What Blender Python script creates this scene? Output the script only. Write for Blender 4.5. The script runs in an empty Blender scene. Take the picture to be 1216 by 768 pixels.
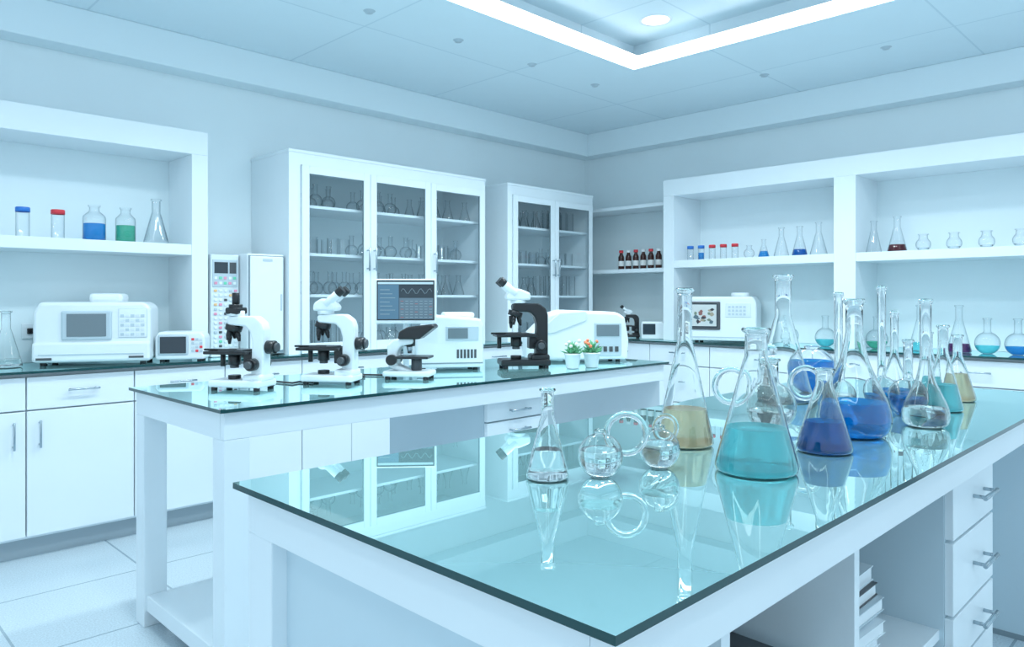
import bpy, bmesh, math, random
from mathutils import Matrix, Vector
random.seed(7)
sc=bpy.context.scene
sc.view_settings.view_transform='Standard'
sc.view_settings.look='None'
# ---------------------------------------------------------------- materials
def newmat(n):
    m=bpy.data.materials.new(n); m.use_nodes=True
    nt=m.node_tree; nt.nodes.clear()
    out=nt.nodes.new('ShaderNodeOutputMaterial')
    return m,nt,out
def pbr(n,col,rough=.5,metal=0,noise=0,nscale=20,emit=None,es=0,spec=.5,coat=0):
    m,nt,out=newmat(n)
    b=nt.nodes.new('ShaderNodeBsdfPrincipled')
    b.inputs['Base Color'].default_value=(*col,1); b.inputs['Roughness'].default_value=rough
    b.inputs['Metallic'].default_value=metal; b.inputs['Specular IOR Level'].default_value=spec
    b.inputs['Coat Weight'].default_value=coat
    if emit: b.inputs['Emission Color'].default_value=(*emit,1); b.inputs['Emission Strength'].default_value=es
    if noise:
        t=nt.nodes.new('ShaderNodeTexNoise'); t.inputs['Scale'].default_value=nscale; t.inputs['Detail'].default_value=3
        tc=nt.nodes.new('ShaderNodeTexCoord'); nt.links.new(tc.outputs['Object'],t.inputs['Vector'])
        r=nt.nodes.new('ShaderNodeValToRGB')
        r.color_ramp.elements[0].position=.3; r.color_ramp.elements[1].position=.7
        r.color_ramp.elements[0].color=(*[c*(1-noise) for c in col],1); r.color_ramp.elements[1].color=(*[min(1,c*(1+noise)) for c in col],1)
        nt.links.new(t.outputs['Fac'],r.inputs['Fac']); nt.links.new(r.outputs['Color'],b.inputs['Base Color'])
    nt.links.new(b.outputs[0],out.inputs[0]); return m
def grid(n,c1,mortar,size,rough,msize=.004,noise=.04,nscale=120,coat=0):
    m,nt,out=newmat(n)
    b=nt.nodes.new('ShaderNodeBsdfPrincipled'); b.inputs['Roughness'].default_value=rough
    tc=nt.nodes.new('ShaderNodeTexCoord')
    br=nt.nodes.new('ShaderNodeTexBrick'); br.offset=0; br.squash=1
    br.inputs['Scale'].default_value=1; br.inputs['Mortar Size'].default_value=msize
    br.inputs['Brick Width'].default_value=size; br.inputs['Row Height'].default_value=size
    br.inputs['Color1'].default_value=(*c1,1); br.inputs['Color2'].default_value=(*[c*.97 for c in c1],1); br.inputs['Mortar'].default_value=(*mortar,1)
    nt.links.new(tc.outputs['Object'],br.inputs['Vector'])
    t=nt.nodes.new('ShaderNodeTexNoise'); t.inputs['Scale'].default_value=nscale; t.inputs['Detail'].default_value=4
    nt.links.new(tc.outputs['Object'],t.inputs['Vector'])
    mr=nt.nodes.new('ShaderNodeMapRange'); mr.inputs[1].default_value=.3; mr.inputs[2].default_value=.7
    mr.inputs[3].default_value=1-noise; mr.inputs[4].default_value=1+noise
    nt.links.new(t.outputs['Fac'],mr.inputs[0])
    mx=nt.nodes.new('ShaderNodeVectorMath'); mx.operation='SCALE'
    nt.links.new(br.outputs['Color'],mx.inputs[0]); nt.links.new(mr.outputs[0],mx.inputs['Scale'])
    nt.links.new(mx.outputs[0],b.inputs['Base Color']); nt.links.new(b.outputs[0],out.inputs[0])
    b.inputs['Coat Weight'].default_value=coat
    return m
def schlick(nt,f0,f90,p):
    lw=nt.nodes.new('ShaderNodeLayerWeight'); lw.inputs[0].default_value=.5
    pw=nt.nodes.new('ShaderNodeMath'); pw.operation='POWER'; pw.inputs[1].default_value=p
    nt.links.new(lw.outputs['Facing'],pw.inputs[0])
    mr=nt.nodes.new('ShaderNodeMapRange'); mr.inputs[3].default_value=f0; mr.inputs[4].default_value=f90
    nt.links.new(pw.outputs[0],mr.inputs[0]); return mr.outputs[0],lw
def tabletop(n,col,f0=.42,f90=.97,p=2.6):
    m,nt,out=newmat(n)
    d=nt.nodes.new('ShaderNodeBsdfDiffuse'); d.inputs[0].default_value=(*col,1)
    g=nt.nodes.new('ShaderNodeBsdfGlossy'); g.inputs['Roughness'].default_value=.001; g.inputs[0].default_value=(.80,.97,.98,1)
    f,_=schlick(nt,f0,f90,p)
    mx=nt.nodes.new('ShaderNodeMixShader')
    nt.links.new(f,mx.inputs[0]); nt.links.new(d.outputs[0],mx.inputs[1]); nt.links.new(g.outputs[0],mx.inputs[2])
    nt.links.new(mx.outputs[0],out.inputs[0]); return m
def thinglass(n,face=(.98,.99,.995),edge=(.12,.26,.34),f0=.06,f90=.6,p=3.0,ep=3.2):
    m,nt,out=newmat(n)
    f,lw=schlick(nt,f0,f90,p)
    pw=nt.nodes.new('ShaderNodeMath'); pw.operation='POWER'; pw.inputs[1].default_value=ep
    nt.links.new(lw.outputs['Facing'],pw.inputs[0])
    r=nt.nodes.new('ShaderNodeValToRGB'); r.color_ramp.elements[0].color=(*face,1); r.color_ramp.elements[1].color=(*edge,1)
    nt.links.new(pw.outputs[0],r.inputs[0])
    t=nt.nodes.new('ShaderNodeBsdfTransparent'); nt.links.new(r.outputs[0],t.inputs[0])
    g=nt.nodes.new('ShaderNodeBsdfGlossy'); g.inputs['Roughness'].default_value=.01
    mx=nt.nodes.new('ShaderNodeMixShader')
    nt.links.new(f,mx.inputs[0]); nt.links.new(t.outputs[0],mx.inputs[1]); nt.links.new(g.outputs[0],mx.inputs[2])
    nt.links.new(mx.outputs[0],out.inputs[0]); return m
def liquid(n,col,diff=.25,ior=1.33,pw=.6):
    m,nt,out=newmat(n)
    g=nt.nodes.new('ShaderNodeBsdfGlass'); g.inputs[0].default_value=(*[c**pw for c in col],1); g.inputs['IOR'].default_value=ior; g.inputs['Roughness'].default_value=0
    d=nt.nodes.new('ShaderNodeBsdfDiffuse'); d.inputs[0].default_value=(*col,1)
    tl=nt.nodes.new('ShaderNodeBsdfTranslucent'); tl.inputs[0].default_value=(*col,1)
    m2=nt.nodes.new('ShaderNodeMixShader'); m2.inputs[0].default_value=.5
    nt.links.new(d.outputs[0],m2.inputs[1]); nt.links.new(tl.outputs[0],m2.inputs[2])
    mx=nt.nodes.new('ShaderNodeMixShader'); mx.inputs[0].default_value=diff
    nt.links.new(g.outputs[0],mx.inputs[1]); nt.links.new(m2.outputs[0],mx.inputs[2]); nt.links.new(mx.outputs[0],out.inputs[0]); return m
def emis(n,col,s):
    m,nt,out=newmat(n); e=nt.nodes.new('ShaderNodeEmission'); e.inputs[0].default_value=(*col,1); e.inputs[1].default_value=s
    nt.links.new(e.outputs[0],out.inputs[0]); return m

WALL=pbr('wall_paint',(.82,.92,.96),.6,noise=.01,nscale=3)
CEIL=grid('ceiling_panel',(.78,.90,.96),(.64,.77,.84),1.2,.7,.006,.006,5)
BEAM=pbr('soffit_paint',(.80,.91,.96),.6)
FLOOR=grid('floor_tile',(.60,.70,.76),(.33,.42,.48),.6,.22,.005,.14,160)
WHITE=pbr('white_laminate',(.80,.88,.925),.35,noise=.008,nscale=4)
INNER=pbr('niche_panel',(.80,.91,.95),.5,noise=.01,nscale=4)
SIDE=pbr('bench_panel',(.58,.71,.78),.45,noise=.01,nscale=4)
GAP=pbr('shadow_gap',(.25,.32,.36),.7)
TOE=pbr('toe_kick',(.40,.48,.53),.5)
METAL=pbr('brushed_metal',(.42,.50,.55),.25,1,noise=.05,nscale=60)
GTOP=tabletop('teal_glass_top',(.30,.56,.57))
GEDGE=pbr('glass_edge_dark',(.006,.055,.06),.15)
PLAST=pbr('instrument_plastic',(.78,.85,.89),.35,noise=.01)
RACK=pbr('rack_panel',(.70,.78,.82),.4)
PLAST2=pbr('instrument_plastic_grey',(.50,.60,.66),.4)
BLACK=pbr('black_plastic',(.012,.014,.017),.3)
DGREY=pbr('dark_grey_plastic',(.07,.08,.09),.4)
SCREEN=pbr('dark_screen',(.03,.045,.06),.08)
SCRG=pbr('grey_screen',(.16,.21,.24),.1)
GLASS=thinglass('lab_glass')
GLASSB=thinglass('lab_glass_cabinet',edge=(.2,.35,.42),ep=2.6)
RGLASS,_nt,_o=newmat('borosilicate_glass'); _g=_nt.nodes.new('ShaderNodeBsdfGlass'); _g.inputs['IOR'].default_value=1.45; _g.inputs['Roughness'].default_value=0; _g.inputs[0].default_value=(.99,1,1,1); _nt.links.new(_g.outputs[0],_o.inputs[0])
PANE=thinglass('cabinet_pane',(.93,.965,.975),(.7,.8,.84),.04,.5)
LED=emis('led_strip',(.93,.98,1),5)
DLIGHT=emis('downlight_diffuser',(.95,.98,1),2.5)
L_CYAN=liquid('liquid_cyan',(.24,.86,.92),.35); L_BLUE=liquid('liquid_blue',(.008,.36,.86),.34,pw=.6)
L_DBLUE=liquid('liquid_darkblue',(.008,.20,.62),.36,pw=.6); L_AMB=liquid('liquid_amber',(.96,.83,.60),.32)
L_CLR=liquid('liquid_clear',(.96,.99,1),.02); L_GRN=liquid('liquid_green',(.16,.68,.50),.4)
L_PUR=liquid('liquid_purple',(.20,.04,.22),.4); L_RED=liquid('liquid_red',(.22,.03,.05),.5)
L_LB=liquid('liquid_lightblue',(.05,.45,.88),.5)
CBLUE=pbr('cap_blue',(.03,.20,.65),.4); CRED=pbr('cap_red',(.75,.04,.06),.4); CWHT=pbr('cap_white',(.85,.88,.9),.4)
BROWN=pbr('brown_bottle',(.05,.015,.012),.15); LABEL=pbr('bottle_label',(.8,.82,.82),.5)
LEAF=pbr('leaf_green',(.10,.36,.18),.5,noise=.3,nscale=40); FLOW=pbr('flower_orange',(.90,.25,.12),.5); FLOWW=pbr('flower_white',(.85,.85,.8),.5)
POT=pbr('pot_ceramic',(.80,.86,.89),.3)

# ---------------------------------------------------------------- mesh builder
class MB:
    def __init__(s,name): s.name=name; s.bm=bmesh.new(); s.mats=[]
    def mi(s,m):
        if m not in s.mats: s.mats.append(m)
        return s.mats.index(m)
    def add(s,t,mat,M=None,smooth=False,facemats=None):
        if M is not None: t.transform(M)
        i=s.mi(mat)
        for f in t.faces: f.material_index=i; f.smooth=smooth
        if facemats:
            t.normal_update()
            for f in t.faces:
                for test,mm in facemats:
                    if test(f.normal): f.material_index=s.mi(mm)
        me=bpy.data.meshes.new('tmp'); t.to_mesh(me); t.free(); s.bm.from_mesh(me); bpy.data.meshes.remove(me)
    def box(s,a,b,mat,bev=0,M=None,seg=2,facemats=None):
        t=bmesh.new(); bmesh.ops.create_cube(t,size=1)
        for v in t.verts: v.co=Vector([a[k]+(v.co[k]+.5)*(b[k]-a[k]) for k in range(3)])
        if bev: bmesh.ops.bevel(t,geom=t.edges[:],offset=bev,segments=seg,profile=.5,affect='EDGES')
        s.add(t,mat,M,False,facemats)
    def quad(s,pts,mat):
        t=bmesh.new(); t.faces.new([t.verts.new(p) for p in pts]); s.add(t,mat)
    def prism(s,poly,y0,y1,mat,bev=0,M=None,seg=2):
        t=bmesh.new(); vs=[t.verts.new((p[0],y0,p[1])) for p in poly]; f=t.faces.new(vs)
        r=bmesh.ops.extrude_face_region(t,geom=[f])
        for v in r['geom']:
            if isinstance(v,bmesh.types.BMVert): v.co.y=y1
        bmesh.ops.recalc_face_normals(t,faces=t.faces[:])
        if bev: bmesh.ops.bevel(t,geom=t.edges[:],offset=bev,segments=seg,profile=.5,affect='EDGES')
        s.add(t,mat,M)
    def lathe(s,prof,mat,M=None,n=32,smooth=True):
        t=bmesh.new(); rings=[]
        for r,z in prof:
            if r<1e-5: rings.append([t.verts.new((0,0,z))])
            else: rings.append([t.verts.new((r*math.cos(2*math.pi*k/n),r*math.sin(2*math.pi*k/n),z)) for k in range(n)])
        for A,B in zip(rings,rings[1:]):
            if len(A)==1 and len(B)==1: continue
            for k in range(n):
                k2=(k+1)%n
                if len(A)==1: t.faces.new((A[0],B[k2],B[k]))
                elif len(B)==1: t.faces.new((A[k],A[k2],B[0]))
                else: t.faces.new((A[k],A[k2],B[k2],B[k]))
        bmesh.ops.recalc_face_normals(t,faces=t.faces[:])
        s.add(t,mat,M,smooth)
    def cyl(s,p0,p1,r0,mat,r1=None,n=24,bev=0.0):
        p0=Vector(p0); p1=Vector(p1); d=p1-p0; L=d.length; r1=r0 if r1 is None else r1
        M=Matrix.Translation(p0)@d.to_track_quat('Z','Y').to_matrix().to_4x4()
        b=bev or min(r0,r1,L)*.08
        s.lathe([(0,0),(r0-b,0)],mat,M,n,False)
        s.lathe([(r0-b,0),(r0,b),(r1,L-b),(r1-b,L)],mat,M,n,True)
        s.lathe([(r1-b,L),(0,L)],mat,M,n,False)
    def sph(s,c,r,mat,sc=(1,1,1),n=24):
        t=bmesh.new(); bmesh.ops.create_uvsphere(t,u_segments=n,v_segments=n//2,radius=r)
        s.add(t,mat,Matrix.Translation(c)@Matrix.Diagonal((*sc,1)),True)
    def tube(s,pts,r,mat,n=12,closed=False):
        pts=[Vector(p) for p in pts]; t=bmesh.new(); rings=[]; N=len(pts); up=None
        for i,p in enumerate(pts):
            a=pts[(i-1)%N] if (closed or i>0) else p; b=pts[(i+1)%N] if (closed or i<N-1) else p
            d=(b-a).normalized()
            if up is None:
                up=Vector((0,0,1)) if abs(d.z)<.9 else Vector((1,0,0))
            u=(up-d*up.dot(d)).normalized(); up=u; w=d.cross(u)
            rings.append([t.verts.new(p+(u*math.cos(2*math.pi*k/n)+w*math.sin(2*math.pi*k/n))*r) for k in range(n)])
        R=range(N) if closed else range(N-1)
        for i in R:
            A=rings[i];B=rings[(i+1)%N]
            for k in range(n): t.faces.new((A[k],A[(k+1)%n],B[(k+1)%n],B[k]))
        if not closed: t.faces.new(rings[0]); t.faces.new(rings[-1][::-1])
        bmesh.ops.recalc_face_normals(t,faces=t.faces[:]); s.add(t,mat,None,True)
    def done(s,loc=(0,0,0),rz=0,scale=1):
        me=bpy.data.meshes.new(s.name); s.bm.to_mesh(me); s.bm.free()
        for m in s.mats: me.materials.append(m)
        o=bpy.data.objects.new(s.name,me); o.location=loc; o.rotation_euler=(0,0,math.radians(rz)); o.scale=(scale,)*3
        sc.collection.objects.link(o); return o

def pull(mb,c,L,vert,out=.03,r=.005):
    x,y,z=c; h=L/2
    if vert: a=(x,y-out,z-h); b=(x,y-out,z+h)
    else: a=(x-h,y-out,z); b=(x+h,y-out,z)
    mb.cyl(a,b,r,METAL,n=12)
    for k in (-.8,.8):
        q=(x,y,z+k*h) if vert else (x+k*h,y,z)
        mb.cyl(q,(q[0],y-out,q[2]),r*.8,METAL,n=10)

# ---------------------------------------------------------------- room
XW,YW,ZC=5.64,4.62,2.81
LO=-2.6
def simple(name,a,b,mat,bev=0):
    m=MB(name); m.box(a,b,mat,bev); return m.done()
simple('floor',(LO,LO,-.1),(XW+.1,YW+.1,0),FLOOR)
simple('wall_left',(LO,YW,0),(XW+.1,YW+.12,3.1),WALL)
simple('wall_right',(XW,LO,0),(XW+.12,YW,3.1),WALL)
TX,TY,TL,TZ=4.16,2.98,-.6,2.97
m=MB('ceiling')
m.box((LO,TY,ZC),(XW,YW,ZC+.18),CEIL); m.box((TX,LO,ZC),(XW,TY,ZC+.18),CEIL)
m.box((LO,LO,ZC),(TL,TY,ZC+.18),CEIL); m.box((TL,LO,ZC),(TX,TL,ZC+.18),CEIL)
m.box((TL,TL,TZ),(TX,TY,TZ+.05),CEIL)
m.done()
m=MB('trim_soffit')
m.box((LO,YW-.16,2.60),(XW,YW,ZC),BEAM,.006); m.box((XW-.16,LO,2.60),(XW,YW-.16,ZC),BEAM,.006)
m.done()
m=MB('led_cove_light')
w=.11
za,zb=ZC+.003,ZC+.045
up=[(lambda n:n.z>.9,WHITE)]
m.box((TL,TY-w,za),(TX,TY,zb),LED,facemats=up); m.box((TX-w,TL,za),(TX,TY-w,zb),LED,facemats=up)
m.box((TL,TL,za),(TL+w,TY,zb),LED,facemats=up); m.box((TL,TL,za),(TX,TL+w,zb),LED,facemats=up)
m.done()
for y in (2.60,1.2,-.1):
    for x in (3.86,3.0,2.0,.9):
        m=MB('ceiling_downlight'); m.lathe([(0,-.002),(.085,-.002),(.085,0)],DLIGHT); m.lathe([(.085,-.004),(.1,-.004),(.102,0)],WHITE); m.done((x,y,TZ))
for x in (1.0,1.64,2.29,2.93,3.58,4.25):
    m=MB('ceiling_sprinkler'); m.lathe([(0,-.012),(.02,-.012),(.024,-.003),(.033,0)],PLAST2,n=20); m.done((x,3.39,ZC))
for y in (2.4,1.6,.8):
    m=MB('ceiling_sprinkler'); m.lathe([(0,-.012),(.02,-.012),(.024,-.003),(.033,0)],PLAST2,n=20); m.done((4.9,y,ZC))

# ---------------------------------------------------------------- base cabinet runs
def base_run(name,L,modules,depth,loc,rz):
    m=MB(name)
    m.box((0,.03,.10),(L,depth,.885),WHITE)
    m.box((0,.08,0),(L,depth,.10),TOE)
    m.box((0,.028,.885),(L,depth,.888),GAP)
    m.box((-.0,-.03,.888),(L,depth,.90),GEDGE,facemats=[(lambda n:n.z>.9,GTOP)])
    x=0
    for kind,w in modules:
        a=x+.003; b=x+w-.003
        if kind=='dd':
            m.box((a,.0,.715),(b,.03,.87),WHITE,.003); pull(m,((a+b)/2,0,.80),.14,False)
            c=(a+b)/2
            m.box((a,0,.115),(c-.002,.03,.708),WHITE,.003); m.box((c+.002,0,.115),(b,.03,.708),WHITE,.003)
            pull(m,(c-.045,0,.60),.13,True); pull(m,(c+.045,0,.60),.13,True)
        elif kind=='d':
            m.box((a,0,.715),(b,.03,.87),WHITE,.003); pull(m,((a+b)/2,0,.80),.14,False)
            m.box((a,0,.115),(b,.03,.708),WHITE,.003); pull(m,(a+.05,0,.60),.13,True)
        elif kind=='dr':
            m.box((a,0,.715),(b,.03,.87),WHITE,.003); pull(m,((a+b)/2,0,.80),.14,False)
            m.box((a,0,.115),(b,.03,.708),WHITE,.003); pull(m,(b-.05,0,.60),.13,True)
        elif kind=='3':
            for z0,z1 in ((.715,.87),(.42,.708),(.115,.413)):
                m.box((a,0,z0),(b,.03,z1),WHITE,.003); pull(m,((a+b)/2,0,(z0+z1)/2+.02),.14,False)
        x+=w
    return m.done(loc,rz)
YF=4.08
base_run('base_cabinet_run',5.1+1.5,[('dd',.62),('dd',.62),('dd',.62),('dr',.478),('d',.478),('dr',.478),('d',.478),('dd',.7),('3',.6),('dd',.7),('dd',.82)],YW-YF-.003,(-1.5,YF,0),0)
XF=5.1
base_run('base_cabinet_run',YF-.03+2,[('d',.55),('3',.55),('dd',.8),('3',.6),('dd',.8),('3',.6),('dd',.8),('dd',.8)],XW-XF-.005,(XF,YF-.035,0),-90)

# ---------------------------------------------------------------- open shelf units
def shelf_unit(name,L,H0,H1,openings,depth,shelfz,railz,loc,rz):
    m=MB(name)
    m.box((0,depth-.02,H0),(L,depth,H1),INNER)
    m.box((0,0,railz),(L,depth-.02,H1),WHITE,.003)
    x=0
    for a,b in openings+[(L,L)]:
        if a-x>.001: m.box((x,0.001,H0),(a,depth-.02,railz),WHITE,.002)
        if b>a:
            m.box((a,.004,shelfz-.06),(b,depth-.02,shelfz),WHITE,.002)
        x=b
    return m.done(loc,rz)
YS=4.25
shelf_unit('open_shelf_unit',2.768,.901,2.20,[(.09,1.35),(1.45,2.676)],YW-YS-.002,1.55,2.065,(-1.0,YS,0),0)
XS=5.2
shelf_unit('open_shelf_unit',3.43,.901,2.22,[(.10,1.39),(1.537,2.9),(3.02,3.35)],XW-XS-.002,1.556,2.085,(XS,3.43,0),-90)
m=MB('corner_shelf')
m.box((5.30,3.435,2.03),(XW-.002,YW-.005,2.06),WHITE,.003); m.box((5.30,3.435,1.47),(XW-.002,YW-.005,1.505),WHITE,.003)
m.box((5.62,3.435,.901),(XW-.002,YW-.005,2.03),INNER); m.box((5.14,YW-.03,.901),(5.3,YW-.005,2.06),WHITE)
m.done()

# ---------------------------------------------------------------- vessel profiles
def prof_cat(pts,n=6):
    P=[pts[0]]+list(pts)+[pts[-1]]; o=[]
    for i in range(1,len(P)-2):
        p0,p1,p2,p3=P[i-1:i+3]
        for k in range(n):
            t=k/n
            o.append(tuple(max(0,.5*((2*p1[j])+(-p0[j]+p2[j])*t+(2*p0[j]-5*p1[j]+4*p2[j]-p3[j])*t*t+(-p0[j]+3*p1[j]-3*p2[j]+p3[j])*t**3)) for j in (0,1)))
    o.append(tuple(pts[-1])); return o
def P_erl(R,h,rn,f=.68):
    zc=h*f
    return [(0,0),(R*.84,0),(R*.92,R*.015),(R*.98,R*.06),(R,R*.14),(R*.985,R*.24)]+[(R*.965+(rn*1.22-R*.965)*t, R*.32+(zc*.95-R*.32)*t) for t in (.2,.4,.6,.8,1)]+[(rn*1.05,zc*1.0),(rn,zc*1.05),(rn,h*.955),(rn*1.06,h*.965),(rn*1.3,h*.975),(rn*1.33,h*.988),(rn*1.2,h),(rn*1.0,h*.998)]
def P_rnd(R,h,rn,sq=1.0):
    zc=R*.93*sq; o=[(0,0),(R*.3,0)]; a0=-68; a1=90-math.degrees(math.asin(min(.95,rn*1.15/R)))
    for k in range(17):
        a=math.radians(a0+(a1-a0)*k/16); o.append((R*math.cos(a),zc+R*sq*math.sin(a)))
    zt=o[-1][1]
    if h<zt+rn*1.2: return o+[(rn*1.2,zt+.003),(rn*1.25,zt+.006),(rn*1.1,zt+.008)]
    o+=[(rn,zt+rn*.5),(rn,h*.955),(rn*1.25,h*.968),(rn*1.3,h*.985),(rn*1.15,h),(rn,h*.998)]
    return o
def P_tear(R,h,rn):
    pts=[(0,0),(R*.6,0),(R*.9,R*.14),(R,R*.5),(R*.92,R*.95),(R*.68,R*1.5),(R*.42,R*2.1),(rn*1.25,R*2.65),(rn,R*3.0)]
    return prof_cat(pts,4)+[(rn,h*.955),(rn*1.25,h*.968),(rn*1.3,h*.985),(rn*1.15,h),(rn,h*.998)]
def P_bot(R,h,rn):
    return [(0,0),(R*.9,0),(R,R*.12),(R,h*.62),(R*.96,h*.68),(R*.7,h*.76),(rn*1.1,h*.81),(rn,h*.85),(rn,h*.94),(rn*1.2,h*.95),(rn*1.2,h)]
def P_beak(R,h): return [(0,0),(R*.9,0),(R,R*.12),(R,h*.96),(R*1.08,h)]
def P_cyl(R,h): return [(0,0),(R*.9,0),(R,R*.12),(R,h)]
def liq(prof,zl,off=.0032):
    o=[(0,off)]
    for (r0,z0),(r1,z1) in zip(prof,prof[1:]):
        if r0<1e-4: continue
        if z0<zl: o.append((max(0,r0-off),max(z0,off)))
        if z0<zl<=z1 and z1>z0:
            t=(zl-z0)/(z1-z0); o.append((max(.001,r0+(r1-r0)*t-off),zl)); break
    o.append((0,zl)); return o
def add_vessel(m,prof,M=None,glass=None,lq=None,zl=0,n=32):
    m.lathe(prof,glass or GLASS,M,n)
    if lq:
        lp=liq(prof,zl); m.lathe(lp[:-1],lq,M,n); m.lathe(lp[-2:],lq,M,n,False)
def vessel(name,prof,loc,lq=None,zl=0,cap=None,n=40,extra=None,glass=None,wall=False,real=False):
    m=MB(name)
    if real:   # true double-walled vessel in refractive glass
        w=.0020; lip=prof[-1]; H=lip[1]; rn=lip[0]; inner=[]
        for r,z in reversed(prof[:-1]):
            if z>=H*.96: continue
            if r>1e-4: inner.append((max(.003,r-w),max(z,w)))
        cl=[(rn-w,H*.985)]
        for p in inner:
            if abs(p[0]-cl[-1][0])<1e-6 and abs(p[1]-cl[-1][1])<1e-6: continue
            cl.append(p)
        cl.append((0,w))
        m.lathe(list(prof)+cl,RGLASS,None,n)
        if lq:
            lp=liq(prof,zl,.0028); m.lathe(lp[:-1],lq,None,n); m.lathe(lp[-2:],lq,None,n,False)
    else: add_vessel(m,prof,None,glass,lq,zl,n)
    if wall and not real:
        zt=prof[-1][1]
        m.lathe([(max(0,r-.0024),z) for r,z in prof if max(zl,.01)<z<zt*.965],GLASS,None,n)
    if cap: m.lathe([(0,prof[-1][1]+.004),(prof[-1][0]*1.15,prof[-1][1]+.003),(prof[-1][0]*1.2,prof[-1][1]-.02)],cap)
    if extra: extra(m)
    return m.done((loc[0],loc[1],loc[2]+.0008))

def glazed(name,L,doors,top,depth,loc,shelves,lst=.08,seed=1):
    m=MB(name)
    z0=.901; t=.02
    m.box((0,.022,z0),(t,depth,top),WHITE); m.box((L-t,.022,z0),(L,depth,top),WHITE)
    m.box((t,depth-.015,z0),(L-t,depth,top),INNER)
    m.box((-.004,-.004,top-.02),(L+.004,depth,top),WHITE,.002); m.box((t,.022,z0),(L-t,depth-.015,z0+.03),WHITE)
    m.box((0,0,top-.09),(L,.022,top-.02),WHITE)
    m.box((0,0,z0),(lst,.022,top-.09),WHITE)
    m.box((doors[-1][1],0,z0),(L,.022,top-.09),WHITE)
    for z in shelves: m.box((t,.05,z-.018),(L-t,depth-.015,z),WHITE)
    f=.048
    for a,b,hs in doors:
        a+=.002;b-=.002;zb=z0+.004;zt=top-.094
        m.box((a,-.02,zb),(a+f,0,zt),WHITE,.002); m.box((b-f,-.02,zb),(b,0,zt),WHITE,.002)
        m.box((a+f,-.02,zt-f),(b-f,0,zt),WHITE,.002); m.box((a+f,-.02,zb),(b-f,0,zb+f*1.3),WHITE,.002)
        m.quad([(a+f-.005,-.010,zb+f),(b-f+.005,-.010,zb+f),(b-f+.005,-.010,zt-f+.005),(a+f-.005,-.010,zt-f+.005)],PANE)
        for q in ((a+f,a+f+.003),(b-f-.003,b-f)): m.box((q[0],-.016,zb+f),(q[1],-.004,zt-f),GAP)
        m.box((a+f,-.016,zt-f-.003),(b-f,-.004,zt-f),GAP)
        pull(m,((b-.024) if hs=='r' else (a+.024),-.02,1.50),.15,True,.03,.006)
    for d0,d1 in zip(doors,doors[1:]): m.box((d0[1]-.015,.001,z0),(d0[1]+.015,.022,top-.09),WHITE)
    o=m.done(loc)
    g=MB('cabinet_glassware'); rnd=random.Random(seed)
    for zi,z in enumerate([z0+.03]+list(shelves)):
        for a,b,hs in doors:
            kind=rnd.choice(['beak','tall','erl','rnd','mix']) if zi<3 else rnd.choice(['tall','rnd','erl'])
            for row in (.16,.30):
                x=max(a,t)+.06
                while x<b-.05:
                    k=kind if kind!='mix' else rnd.choice(['beak','erl','rnd'])
                    if k=='beak': R=.036;p=P_beak(R,.11)
                    elif k=='tall': R=.028;p=P_cyl(R,.17)
                    elif k=='erl': R=.045;p=P_erl(R,.15,.016)
                    else: R=.045;p=P_rnd(R,.15,.014)
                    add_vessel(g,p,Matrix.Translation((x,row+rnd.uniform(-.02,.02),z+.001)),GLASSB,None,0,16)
                    x+=R*2+.02+rnd.uniform(0,.02)
                    if rnd.random()<.15: x+=.06
    g.done(loc)
YCAB=4.12; DC=YW-YCAB-.002
glazed('glass_door_cabinet',1.625,[(.078,.575,'r'),(.575,1.085,'l'),(1.085,1.605,'l')],2.157,DC,(2.205,YCAB,0),(1.27,1.53,1.83),.078,3)
glazed('glass_door_cabinet',1.06,[(.05,.54,'r'),(.54,1.04,'l')],2.157,DC,(4.07,YCAB,0),(1.27,1.53,1.83),.05,5)

# ---------------------------------------------------------------- island tables
def table_top(m,x0,x1,y0,y1):
    m.box((x0,y0,.889),(x1,y1,.900),GEDGE,facemats=[(lambda n:n.z>.9,GTOP)])
m=MB('island_bench_middle')
x0,x1,y0,y1=.963,3.43,2.224,3.052
table_top(m,x0,x1,y0,y1)
i=.02
m.box((x0+i,y0+i,.80),(x1-i,y0+i+.03,.888),WHITE,.003); m.box((x0+i,y1-i-.03,.80),(x1-i,y1-i,.888),WHITE,.003)
m.box((x0+i,y0+i+.03,.80),(x0+i+.03,y1-i-.03,.888),WHITE); m.box((x1-i-.03,y0+i+.03,.80),(x1-i,y1-i-.03,.888),WHITE)
m.box((x0+i+.03,y0+i+.03,.87),(x1-i-.03,y1-i-.03,.888),WHITE)
for lx in (x0+i,):
    for ly in (y0+i,y1-i-.085): m.box((lx,ly,0),(lx+.085,ly+.085,.80),WHITE,.003)
m.box((x1-i-.04,y0+i,0),(x1-i,y1-i,.80),WHITE,.003)
m.box((x0+i+.01,y0+i+.085,.06),(2.14,y1-i-.085,.12),WHITE,.003)
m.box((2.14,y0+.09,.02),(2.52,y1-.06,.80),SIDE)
zz=.795
for h in (.085,.085,.2,.2,.2):
    m.box((2.145,y0+.07,zz-h+.004),(2.515,y0+.09,zz-.002),WHITE,.002); pull(m,(2.33,y0+.07,zz-h/2),.12,False,.025,.005); zz-=h
m.done()
m=MB('island_bench_glass_top')
x0,x1,y0,y1=.60,3.25,.452,1.332
table_top(m,x0,x1,y0,y1)
m.box((x0+i,y0+i,.81),(x1-i,y0+i+.03,.888),WHITE,.002); m.box((x0+i,y1-i-.03,.81),(x1-i,y1-i,.888),WHITE,.002)
m.box((x0+i,y0+i+.03,.81),(x0+i+.03,y1-i-.03,.888),WHITE); m.box((x1-i-.03,y0+i+.03,.81),(x1-i,y1-i-.03,.888),WHITE)
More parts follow.
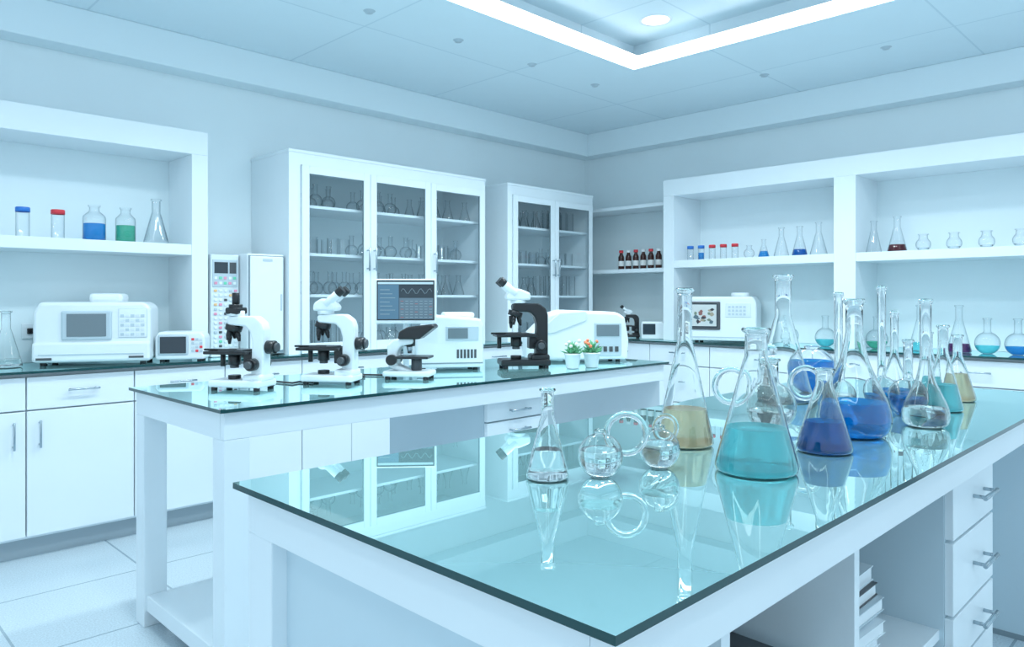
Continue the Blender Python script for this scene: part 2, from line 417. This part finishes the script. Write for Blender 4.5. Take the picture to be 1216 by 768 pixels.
m.box((x0+i+.03,y0+i+.03,.87),(x1-i-.03,y1-i-.03,.888),WHITE)
for ly in (y0+i,y1-i-.09): m.box((x0+i,ly,0),(x0+i+.06,ly+.09,.81),WHITE,.003)
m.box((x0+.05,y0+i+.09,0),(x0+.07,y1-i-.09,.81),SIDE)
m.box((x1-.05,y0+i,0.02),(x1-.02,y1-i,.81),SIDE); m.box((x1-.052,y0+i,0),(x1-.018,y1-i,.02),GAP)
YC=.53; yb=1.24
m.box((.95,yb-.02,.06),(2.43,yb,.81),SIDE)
for xa in (.95,1.45): m.box((xa,YC,.06),(xa+.025,yb-.02,.81),WHITE)
m.box((.975,YC+.01,.06),(2.03,yb-.02,.09),WHITE)
m.box((.975,YC+.01,.40),(1.45,yb-.02,.425),WHITE); m.box((1.475,YC+.01,.40),(2.03,yb-.02,.425),WHITE)
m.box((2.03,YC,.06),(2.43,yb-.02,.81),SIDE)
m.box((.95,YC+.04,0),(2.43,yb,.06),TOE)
zz=.808
for h in (.165,.185,.125,.26):
    m.box((2.035,YC-.02,zz-h+.005),(2.425,YC,zz-.003),WHITE,.002); pull(m,(2.27,YC-.02,zz-h*.5),.13,False,.03,.006); zz-=h
m.done()
def books(name,loc,n,w,d,dark,seed):
    rn=random.Random(seed); m=MB(name); z=0
    for k in range(n):
        t=rn.uniform(.018,.035); a=rn.uniform(-.012,.012)
        M=Matrix.Translation((a,rn.uniform(0,.02),z))@Matrix.Rotation(rn.uniform(-.05,.05),4,'Z')
        c=DGREY if dark else rn.choice([WHITE,PLAST2,WHITE,DGREY])
        m.box((0,0,0),(w,d,.002),c,0,M); m.box((0,0,t-.002),(w,d,t),c,0,M); m.box((0,d-.003,0),(w,d,t),c,0,M)
        m.box((.004,.003,.002),(w-.004,d-.003,t-.002),PLAST,0,M); z+=t
    m.done(loc)
books('book_stack',(1.50,.56,.4255),8,.2,.28,False,2)
books('book_stack',(1.03,.57,.4255),5,.36,.24,True,4)
books('book_stack',(1.52,.56,.0905),6,.22,.28,False,9)

# ---------------------------------------------------------------- flasks on foreground bench
Z=.90
def E(R,h,rn,x,y,lq=None,zl=0,name='erlenmeyer_flask',f=.68,**k): return vessel(name,P_erl(R,h,rn,f),(x,y,Z),lq,zl,n=56,real=True,**k)
def ring(c,R,r,mat,rot=0):
    return lambda m: m.tube([(c[0]+R*math.cos(a)*math.cos(rot),c[1]+R*math.cos(a)*math.sin(rot),c[2]+R*math.sin(a)) for a in [2*math.pi*k/40 for k in range(40)]],r,mat,12,True)
def RV(name,p,x,y,lq,zl,**k): return vessel(name,p,(x,y,Z),lq,zl,n=52,real=True,**k)
E(.041,.17,.012,1.035,.94,L_CLR,.055,f=.68)
def glassball(x,y,R,rc):
    RV('round_glass_flask',P_rnd(R,R*2.12,R*.22),x,y,L_CLR,R*1.2,extra=ring(*rc))
glassball(1.116,.877,.043,((.052,-.022,.078),.038,.0065,RGLASS,math.radians(-45)))
glassball(1.26,.84,.041,((.052,.02,.07),.026,.005,RGLASS,math.radians(-30)))
E(.066,.365,.0165,1.5,.93,L_AMB,.085,f=.66)
E(.079,.283,.0215,1.366,.686,L_CYAN,.088,f=.80)
E(.060,.185,.018,1.655,.67,L_DBLUE,.068,f=.78)
RV('boiling_flask',P_tear(.086,.34,.020),1.9,.695,L_BLUE,.085)
def kettle_extra(m):
    m.sph((0,0,.205),.018,RGLASS); ring((-.085,0.065,.115),.042,.008,RGLASS,math.radians(-45))(m)
    ring((.075,-.06,.12),.04,.007,RGLASS,math.radians(-45))(m)
RV('round_glass_flask',P_rnd(.065,.185,.02),1.83,.88,L_CLR,.05,extra=kettle_extra)
E(.095,.42,.026,2.38,1.10,None,0,f=.66)
RV('boiling_flask',P_rnd(.085,.18,.022),2.68,1.13,L_BLUE,.115)
RV('boiling_flask',P_rnd(.055,.22,.013),2.36,.71,L_DBLUE,.05)
RV('boiling_flask',P_tear(.058,.34,.014),2.17,.61,L_CLR,.05)
RV('boiling_flask',P_tear(.055,.30,.012),2.62,.83,L_BLUE,.04)
E(.055,.26,.014,2.52,.66,L_CYAN,.08)
E(.055,.22,.014,2.80,.69,L_AMB,.09)
E(.05,.22,.014,2.95,.82,L_CYAN,.06)
RV('boiling_flask',P_rnd(.05,.36,.012),2.28,.88,L_CLR,.05)
RV('volumetric_flask',P_rnd(.05,.38,.012),2.47,.82,L_BLUE,.04)

# ---------------------------------------------------------------- microscopes
def microscope(loc,rz,style=0,s=1.0):
    m=MB('microscope'); B=BLACK if style==3 else PLAST; BB=BLACK
    m.box((-.115,-.065,.012),(.105,.065,.04),B,.008); m.box((.02,-.05,.03),(.105,.05,.062),B,.012)
    for fx in (-.095,.085):
        for fy in (-.05,.05): m.cyl((fx,fy,0),(fx,fy,.014),.012,BB,n=14)
    m.prism([(.045,.05),(.1,.05),(.1,.235),(.09,.262),(.06,.285),(-.05,.285),(-.06,.275),(-.055,.25),(.02,.245),(.04,.225),(.05,.19)],-.028,.028,B,.007)
    m.cyl((-.04,0,.04),(-.04,0,.055),.024,BB); m.cyl((-.04,0,.095),(-.04,0,.138),.024,BB); m.cyl((-.04,0,.083),(-.04,0,.096),.017,DGREY)
    m.box((-.135,-.065,.138),(.045,.065,.150),BB,.003); m.box((-.09,-.035,.150),(.015,.05,.155),DGREY,.001); m.box((-.155,-.03,.15),(-.02,-.015,.158),BB,.002)
    m.cyl((-.11,.03,.138),(-.11,.03,.085),.01,BB,n=14)
    m.box((.015,-.03,.085),(.05,.03,.15),BB,.004)
    for sgn in (-1,1):
        m.cyl((.06,.028*sgn,.10),(.06,.06*sgn,.10),.024,BB); m.cyl((.06,.06*sgn,.10),(.06,.078*sgn,.10),.014,DGREY)
    if style!=3: m.cyl((.1,0,.165),(.135,0,.165),.026,BB); m.cyl((.135,0,.165),(.146,0,.165),.018,DGREY)
    m.cyl((-.04,0,.25),(-.046,0,.228),.032,BB)
    for ang,L in ((0,.055),(70,.04),(-70,.035),(180,.045)):
        a=math.radians(ang+180); d=Vector((.25*math.cos(a),.25*math.sin(a),-1)).normalized() if ang else Vector((0,0,-1))
        o=Vector((-.046+.016*math.cos(a)*(1),.016*math.sin(a),.23)); m.cyl(o,o+d*L*.6,.010,METAL if ang%2 else BB,n=14); m.cyl(o+d*L*.6,o+d*L,.009,BB,.005,n=14)
    if style==1:
        m.cyl((-.035,0,.285),(-.035,0,.305),.034,B); m.cyl((-.035,0,.305),(-.035,0,.33),.026,BB); m.cyl((-.035,0,.33),(-.035,0,.375),.014,BB)
        m.box((-.06,-.035,.292),(-.005,.035,.318),BB,.006)
    else:
        W=PLAST; q=-1 if style==3 else 1
        m.cyl((-.03,0,.285),(-.03,0,.30),.034,W)
        m.prism([(-.075,.298),(.02,.298),(.028,.315),(.0,.345),(-.04,.35),(-.072,.33)] if q>0 else [(-.08,.298),(.02,.298),(.02,.33),(-.03,.35),(-.07,.345),(-.09,.315)],-.036,.036,W,.009)
        for sy in (-.026,.026):
            a=Vector((-.02 if q>0 else -.045,sy,.325)); d=Vector((q*.75,0,.66)).normalized()
            m.cyl(a,a+d*.065,.0165,W); m.cyl(a+d*.065,a+d*.095,.0175,BB)
    return m.done(loc,rz,s)
microscope((1.25,2.68,Z),-45-12,1,.97)
microscope((1.59,2.61,Z),-45-8,0,.98)
microscope((2.63,2.54,Z),-45+10,3,1.12)
microscope((5.30,3.83,Z),-45,3,.72)
m=MB('digital_microscope')
m.box((-.10,-.06,.012),(.10,.06,.035),PLAST,.008)
for fx in (-.08,.08):
    for fy in (-.045,.045): m.cyl((fx,fy,0),(fx,fy,.014),.012,BLACK,n=14)
m.prism([(-.03,.03),(-.085,.05),(-.09,.14),(-.06,.165),(.02,.17),(.02,.145),(-.03,.135),(-.045,.11),(-.045,.06),(.03,.03)],-.03,.03,PLAST,.008)
m.box((-.05,-.055,.085),(.09,.055,.095),BLACK,.003); m.cyl((.03,0,.035),(.03,0,.085),.022,DGREY)
m.cyl((.0,0,.17),(.0,0,.135),.024,BLACK); m.cyl((.0,0,.135),(.0,0,.105),.013,METAL,.008)
m.prism([(-.04,.165),(.05,.165),(.115,.215),(.105,.228),(.0,.215),(-.035,.195)],-.042,.042,BLACK,.006)
m.cyl((-.065,-.03,.08),(-.065,-.055,.08),.022,BLACK); m.cyl((-.065,.03,.08),(-.065,.055,.08),.022,BLACK)
m.done((1.92,2.54,Z),-52,1.03)
# monitor
m=MB('computer_monitor')
w,h=.268,.20
m.box((-.06,-.045,0),(.06,.045,.008),PLAST,.003); m.cyl((0,.01,.008),(0,.01,.30),.013,PLAST2)
m.box((-w/2,-.012,.22),(w/2,.012,.22+h),PLAST,.006); m.box((-w/2+.007,-.014,.236),(w/2-.007,-.011,.22+h-.006),BLACK,.001)
m.box((-w/2+.012,-.0155,.241),(w/2-.012,-.0138,.22+h-.011),SCREEN)
SB=pbr('screen_blue',(.06,.13,.19),.2,emit=(.07,.15,.23),es=.5); SLN=pbr('screen_text',(.22,.30,.34),.3,emit=(.22,.32,.37),es=.3); SR=pbr('screen_red',(.35,.1,.1),.3,emit=(.35,.1,.1),es=.3)
SP=pbr('screen_panel',(.10,.15,.19),.2,emit=(.08,.13,.17),es=.4); SL2=pbr('screen_toolbar',(.4,.52,.58),.3,emit=(.35,.47,.53),es=.4)
m.box((-w/2+.012,-.0165,.396),(w/2-.012,-.0154,.406),SL2)
m.box((-w/2+.012,-.0162,.241),(-.03,-.0154,.394),SB)
m.box((-.028,-.0162,.241),(w/2-.012,-.0154,.335),SP)
for r in range(7):
    for c in range(7): m.box((-.022+c*.021,-.017,.248+r*.012),(-.009+c*.021,-.0161,.2502+r*.012),SLN if (r*3+c)%9 else SR)
for k in range(7): m.box((-.112,-.017,.262+k*.018),(-.07+.012*((k*2)%3),-.0161,.2645+k*.018),SLN)
zig=[(-.02+q*.008,-.0168,.365+.012*math.sin(q*1.3)) for q in range(18)]
m.tube(zig,.0007,SLN,6)
m.done((2.05,2.74,Z),-45+4,1.03)

# ---------------------------------------------------------------- bench instruments
m=MB('benchtop_spectrometer')
m.prism([(-.155,.012),(.155,.012),(.155,.20),(.14,.235),(-.05,.25),(-.095,.245),(-.155,.13)],-.11,.11,PLAST,.012,seg=3)
m.box((-.02,-.114,.135),(.13,-.108,.20),PLAST2,.002); m.box((-.01,-.117,.145),(.08,-.113,.192),SCRG,.001)
m.box((-.15,-.112,.03),(.15,-.107,.036),GAP)
for k in range(6): m.box((.03+k*.016,-.112,.055),(.04+k*.016,-.108,.095),DGREY)
m.box((-.02,-.06,.236),(.12,.09,.262),PLAST,.01)
for fx in (-.12,.12):
    for fy in (-.08,.08): m.cyl((fx,fy,0),(fx,fy,.014),.012,BLACK,n=12)
m.done((2.335,2.785,Z),-45+12,1.05)
m=MB('benchtop_analyzer')
m.prism([(-.25,.012),(.24,.012),(.25,.10),(.23,.215),(.19,.24),(-.08,.25),(-.14,.23),(-.25,.12)],-.12,.12,PLAST,.014,seg=3)
m.box((.08,-.125,.03),(.21,-.118,.19),PLAST2,.004); m.box((.09,-.128,.125),(.2,-.124,.18),SCRG,.001)
for k in range(4): m.box((.095+k*.028,-.128,.05),(.112+k*.028,-.124,.075),DGREY)
m.prism([(-.2,.14),(-.09,.235),(.04,.245),(.04,.2),(-.12,.14)],-.126,-.119,RACK,.002)
for fx in (-.2,.2):
    for fy in (-.09,.09): m.cyl((fx,fy,0),(fx,fy,.014),.012,BLACK,n=12)
m.done((3.15,2.66,Z),-45+4,1.12)
def keypad(m,x,z,y,nx,nz,s,mats):
    for a in range(nx):
        for b in range(nz): m.box((x+a*s,y-.003,z+b*s),(x+a*s+s*.7,y,z+b*s+s*.6),mats[(a*3+b)%len(mats)],.0008)
m=MB('blood_analyzer')
W,D,H=.54,.29,.325
m.prism([(-W/2,.015),(W/2,.015),(W/2,H-.03),(W/2-.03,H),(-W/2+.03,H),(-W/2,H-.05)],-D/2,D/2,PLAST,.018,seg=3)
m.box((-W/2,-D/2-.015,.02),(W/2,-D/2+.02,.12),PLAST,.012); m.box((-W/2+.03,-D/2-.018,.055),(W/2-.03,-D/2-.013,.06),PLAST2)
m.box((-.14,-D/2-.012,.13),(.09,-D/2+.01,.28),PLAST2,.008); m.box((-.115,-D/2-.015,.148),(.065,-D/2-.01,.265),SCRG,.002)
m.box((.12,-D/2-.003,.14),(.255,-D/2+.001,.29),PLAST2,.001)
m.box((.122,-D/2-.005,.142),(.253,-D/2+.001,.288),PLAST,.001)
keypad(m,.13,.15,-D/2-.005,5,5,.024,[PLAST2,RACK])
m.box((-.03,-.09,H-.005),(.13,.09,H+.045),PLAST,.018)
for k in range(5): m.box((-W/2-.001,-.08+k*.03,.10),(-W/2+.004,-.065+k*.03,.24),PLAST2)
m.box((.17,-D/2-.018,.035),(.24,-D/2-.013,.045),DGREY); m.box((-.25,-D/2-.018,.03),(-.18,-D/2-.013,.042),DGREY)
for fx in (-.23,.23):
    for fy in (-.11,.11): m.cyl((fx,fy,0),(fx,fy,.017),.015,BLACK,n=12)
m.done((1.22,4.335,Z),-27)
m=MB('digital_readout_meter')
m.prism([(-.12,.012),(.12,.012),(.12,.13),(.10,.155),(-.10,.155),(-.12,.13)],-.08,.08,PLAST,.012,seg=3)
for fx in (-.09,.09):
    for fy in (-.055,.055): m.cyl((fx,fy,0),(fx,fy,.014),.012,BLACK,n=12)
m.box((-.105,-.086,.035),(.04,-.076,.14),PLAST2,.006); m.box((-.095,-.089,.045),(.03,-.085,.13),SCREEN,.002)
keypad(m,.055,.05,-.081,3,4,.02,[PLAST2,RACK,PLAST2,CRED])
m.done((1.595,4.165,Z),-32,1.05)
m=MB('control_rack')
m.box((0,0,0),(.17,.30,.60),RACK,.006); m.box((.01,-.004,.41),(.16,.002,.57),PLAST2,.002); m.box((.02,-.006,.49),(.10,-.003,.555),SCREEN); m.box((.11,-.006,.49),(.15,-.003,.555),DGREY)
LG=pbr('led_green',(.15,.65,.42),.4); LP=pbr('led_pink',(.8,.32,.45),.4); LO_=pbr('led_orange',(.85,.52,.25),.4)
pal=[LG,LP,WHITE,LO_,WHITE,PLAST2,WHITE,WHITE,PLAST2,DGREY]
for r in range(14):
    for c in range(5):
        q=random.Random(r*9+c).choice(pal); m.box((.018+c*.03,-.006,.03+r*.027),(.036+c*.03,-.001,.044+r*.027),q,.002)
for r in range(2):
    for c in range(5): m.box((.02+c*.028,-.007,.425+r*.03),(.036+c*.028,-.003,.44+r*.03),(LP,WHITE,LG)[(c+r)%3])
m.done((1.785,4.255,Z+.001))
m=MB('lab_incubator')
m.box((0,0,.012),(.235,.36,.61),PLAST,.01,seg=3); m.box((.012,-.012,.03),(.223,0,.595),PLAST,.006); m.box((.005,-.001,.012),(.23,.003,.6),GAP)
m.box((.09,-.015,.565),(.15,-.011,.58),PLAST2); m.box((.204,-.018,.27),(.212,-.010,.37),PLAST2,.002)
for fx in (.03,.2):
    for fy in (.04,.32): m.cyl((fx,fy,0),(fx,fy,.014),.014,BLACK,n=12)
m.done((1.962,4.16,Z))
vessel('erlenmeyer_flask',P_erl(.07,.28,.020),(.81,4.36,Z),L_CLR,.04,real=True)
m=MB('wall_socket'); m.box((0,0,0),(.08,.01,.08),WHITE,.003); m.box((.025,-.012,.025),(.055,0,.055),BLACK,.003)
m.tube([(.04,-.012,.04),(.06,-.05,.02),(.08,-.06,-.03),(.10,-.05,-.09),(.11,-.03,-.12)],.005,BLACK,8); m.done((.92,YW-.034,1.03))
m=MB('benchtop_gene_sequencer')
W,D,H=.52,.30,.36
m.prism([(-W/2,.015),(W/2,.015),(W/2,H-.05),(W/2-.03,H),(-W/2+.02,H),(-W/2,H-.02)],-D/2,D/2,PLAST,.016,seg=3)
m.box((-W/2+.01,-D/2-.012,.10),(-.01,-D/2+.01,.32),DGREY,.008)
m.box((-W/2+.025,-D/2-.0145,.12),(-.03,-D/2-.0115,.305),SCREEN,.001)
yy=-D/2-.0165
PW=pbr('screen_pale',(.50,.55,.55),.3,emit=(.5,.55,.55),es=.15)
m.box((-W/2+.032,yy+.001,.128),(-.037,yy+.003,.297),PW)
cm=[pbr('screen_blob_%d'%k,c,.3,emit=c,es=.2) for k,c in enumerate([(.22,.10,.09),(.08,.13,.16),(.14,.19,.14),(.03,.03,.04),(.30,.27,.2)])]
rn=random.Random(4)
for k in range(18):
    cx=rn.uniform(-W/2+.055,-.06); cz=rn.uniform(.15,.275); a=rn.uniform(.008,.020); b=rn.uniform(.007,.018)
    t=bmesh.new(); t.faces.new([t.verts.new((cx+a*math.cos(q*math.pi/7)*(1+.2*math.sin(q*1.7+k)),yy+.0008-k*.00004,cz+b*math.sin(q*math.pi/7))) for q in range(14)]); m.add(t,cm[k%5])
m.box((.03,-D/2-.006,.2),(.22,-D/2+.002,.31),RACK,.003); keypad(m,.05,.215,-D/2-.006,5,3,.028,[PLAST2])
m.box((-W/2+.02,-D/2-.004,.04),(W/2-.02,-D/2+.001,.046),PLAST2); m.cyl((.12,0,H-.005),(.12,0,H+.03),.07,PLAST)
for fx in (-.2,.2):
    for fy in (-.1,.1): m.cyl((fx,fy,0),(fx,fy,.017),.015,BLACK,n=12)
m.done((5.345,2.95,Z),-70)
m=MB('digital_readout_meter')
m.prism([(-.10,.0),(.10,.0),(.10,.12),(.08,.15),(-.10,.15)],-.08,.08,PLAST,.012); m.box((-.085,-.084,.04),(.02,-.078,.13),SCREEN,.002); m.done((5.30,3.59,Z+.001),-60)
m=MB('centrifuge_canister'); m.lathe([(0,0),(.05,0),(.055,.01),(.055,.15),(.05,.16),(.02,.165),(.0,.165)],PLAST); m.lathe([(.0555,.06),(.0565,.06),(.0565,.10),(.0555,.10)],PLAST2); m.done((3.28,2.965,Z+.001),0,1.5)
for px,py,sd,fl in ((2.76,2.34,1,FLOWW),(2.87,2.31,2,FLOW)):
    m=MB('potted_succulent'); rn=random.Random(sd)
    m.lathe([(0,0),(.028,0),(.031,.004),(.040,.065),(.043,.066),(.043,.074),(.036,.074),(.035,.062),(0,.062)],POT)
    for k in range(60):
        a=rn.uniform(0,6.28); e=rn.uniform(.25,1.5); L=rn.uniform(.035,.07)
        d=Vector((math.cos(a)*math.cos(e),math.sin(a)*math.cos(e),math.sin(e))); c=Vector((0,0,.065))+d*L*.6
        t=bmesh.new(); bmesh.ops.create_icosphere(t,subdivisions=1,radius=1)
        m.add(t,LEAF,Matrix.Translation(c)@d.to_track_quat('Z','Y').to_matrix().to_4x4()@Matrix.Diagonal((.008,.004,L*.5,1)),True)
    for k in range(7):
        a=rn.uniform(0,6.28); m.sph((.032*math.cos(a),.032*math.sin(a),.115+rn.uniform(-.01,.02)),.009,fl,n=8)
    m.done((px,py,Z+.001))
m=MB('power_cable')
m.tube([(1.38,2.72,.905),(1.44,2.80,.905),(1.46,2.70,.905),(1.50,2.72,.905),(1.53,2.66,.905)],.004,BLACK,8); m.done()
m=MB('power_cable')
m.tube([(1.70,2.62,.905),(1.76,2.75,.905),(1.80,2.70,.905),(1.84,2.78,.905),(1.90,2.70,.905)],.004,BLACK,8); m.done()

# ---------------------------------------------------------------- shelf items
zs=1.551
def vial(x,y,z,cap,lq=None,h=.13,R=.03,name='sample_vial'):
    m=MB(name); add_vessel(m,P_cyl(R,h),None,GLASS,lq,h*.6 if lq else 0,24); m.lathe([(0,h+.02),(R*1.0,h+.02),(R*1.08,h+.017),(R*1.08,h-.004),(R,h-.004)],cap,n=24); m.done((x,y,z+.001))
vial(.88,4.36,zs,CBLUE); vial(1.035,4.36,zs,CRED)
vessel('reagent_bottle',P_bot(.055,.19,.024),(1.205,4.36,zs),L_LB,.09)
vessel('reagent_bottle',P_bot(.050,.19,.024),(1.36,4.36,zs),L_GRN,.09)
vessel('erlenmeyer_flask',P_erl(.065,.25,.022),(1.52,4.36,zs),wall=True)
zr=1.557
for y,c in ((3.27,CBLUE),(3.17,CBLUE),(3.07,CRED),(2.97,CRED),(2.87,CRED)): vial(5.36,y,zr,c,L_LB if (c is CBLUE and y<3.2) else None,.10,.025)
vessel('boiling_flask',P_rnd(.04,.10,.018),(5.36,2.75,zr))
vessel('erlenmeyer_flask',P_erl(.042,.14,.014),(5.36,2.63,zr),L_LB,.05)
vessel('erlenmeyer_flask',P_erl(.055,.22,.018),(5.36,2.49,zr))
vessel('erlenmeyer_flask',P_erl(.055,.22,.018),(5.36,2.35,zr),L_DBLUE,.05)
vessel('erlenmeyer_flask',P_erl(.06,.24,.018),(5.36,2.21,zr))
vessel('erlenmeyer_flask',P_erl(.05,.22,.018),(5.36,1.83,zr))
vessel('erlenmeyer_flask',P_erl(.06,.24,.020),(5.36,1.68,zr),L_RED,.05)
for y in (1.52,1.34,1.16,.98): vessel('specimen_jar',P_rnd(.045,.11,.026),(5.36,y,zr),L_CLR,.02)
for k,y in enumerate((4.02,3.94,3.86,3.78,3.70,3.62)):
    vessel('brown_reagent_bottle',P_bot(.027,.17,.014),(5.42,y,1.506),cap=(CWHT if k%2 else CRED),glass=BROWN,n=20,
      extra=lambda m:m.lathe([(.0274,.03),(.0277,.031),(.0277,.075),(.0274,.076)],LABEL,n=20))
for y,l,kind in ((2.42,L_CLR,'r'),(2.15,L_CYAN,'r'),(1.80,L_GRN,'r'),(1.53,L_CYAN,'e'),(1.305,L_PUR,'e'),(1.15,L_CYAN,'r'),(.99,L_LB,'r'),(.8,L_CYAN,'e')):
    if kind=='r': vessel('boiling_flask',P_rnd(.07,.22,.02),(5.33,y,Z),l,.05)
    else: vessel('erlenmeyer_flask',P_erl(.07,.30,.02),(5.33,y,Z),l,.055)

# ---------------------------------------------------------------- lights
wd=bpy.data.worlds.new('World'); sc.world=wd; wd.use_nodes=True
bg=wd.node_tree.nodes['Background']; bg.inputs[0].default_value=(.68,.875,1,1); bg.inputs[1].default_value=1.22
for n,(x,y) in enumerate(((3.0,2.6),(.9,2.6),(3.0,1.2),(.9,1.2),(3.86,1.2),(3.86,2.6),(2.0,2.6))):
    l=bpy.data.lights.new('downlight_spot','SPOT'); l.energy=80; l.shadow_soft_size=.1; l.color=(.80,.94,1); l.spot_size=math.radians(160); l.spot_blend=.8
    o=bpy.data.objects.new('downlight_spot',l); o.location=(x,y,2.95); sc.collection.objects.link(o)

cam=bpy.data.cameras.new('camera'); co=bpy.data.objects.new('camera',cam); sc.collection.objects.link(co)
co.location=(0,0,1.24); co.rotation_euler=(math.radians(90),0,math.radians(-45))
cam.sensor_width=36; cam.lens=875/1216*36; cam.shift_y=-29/1216; cam.clip_start=.02
sc.camera=co
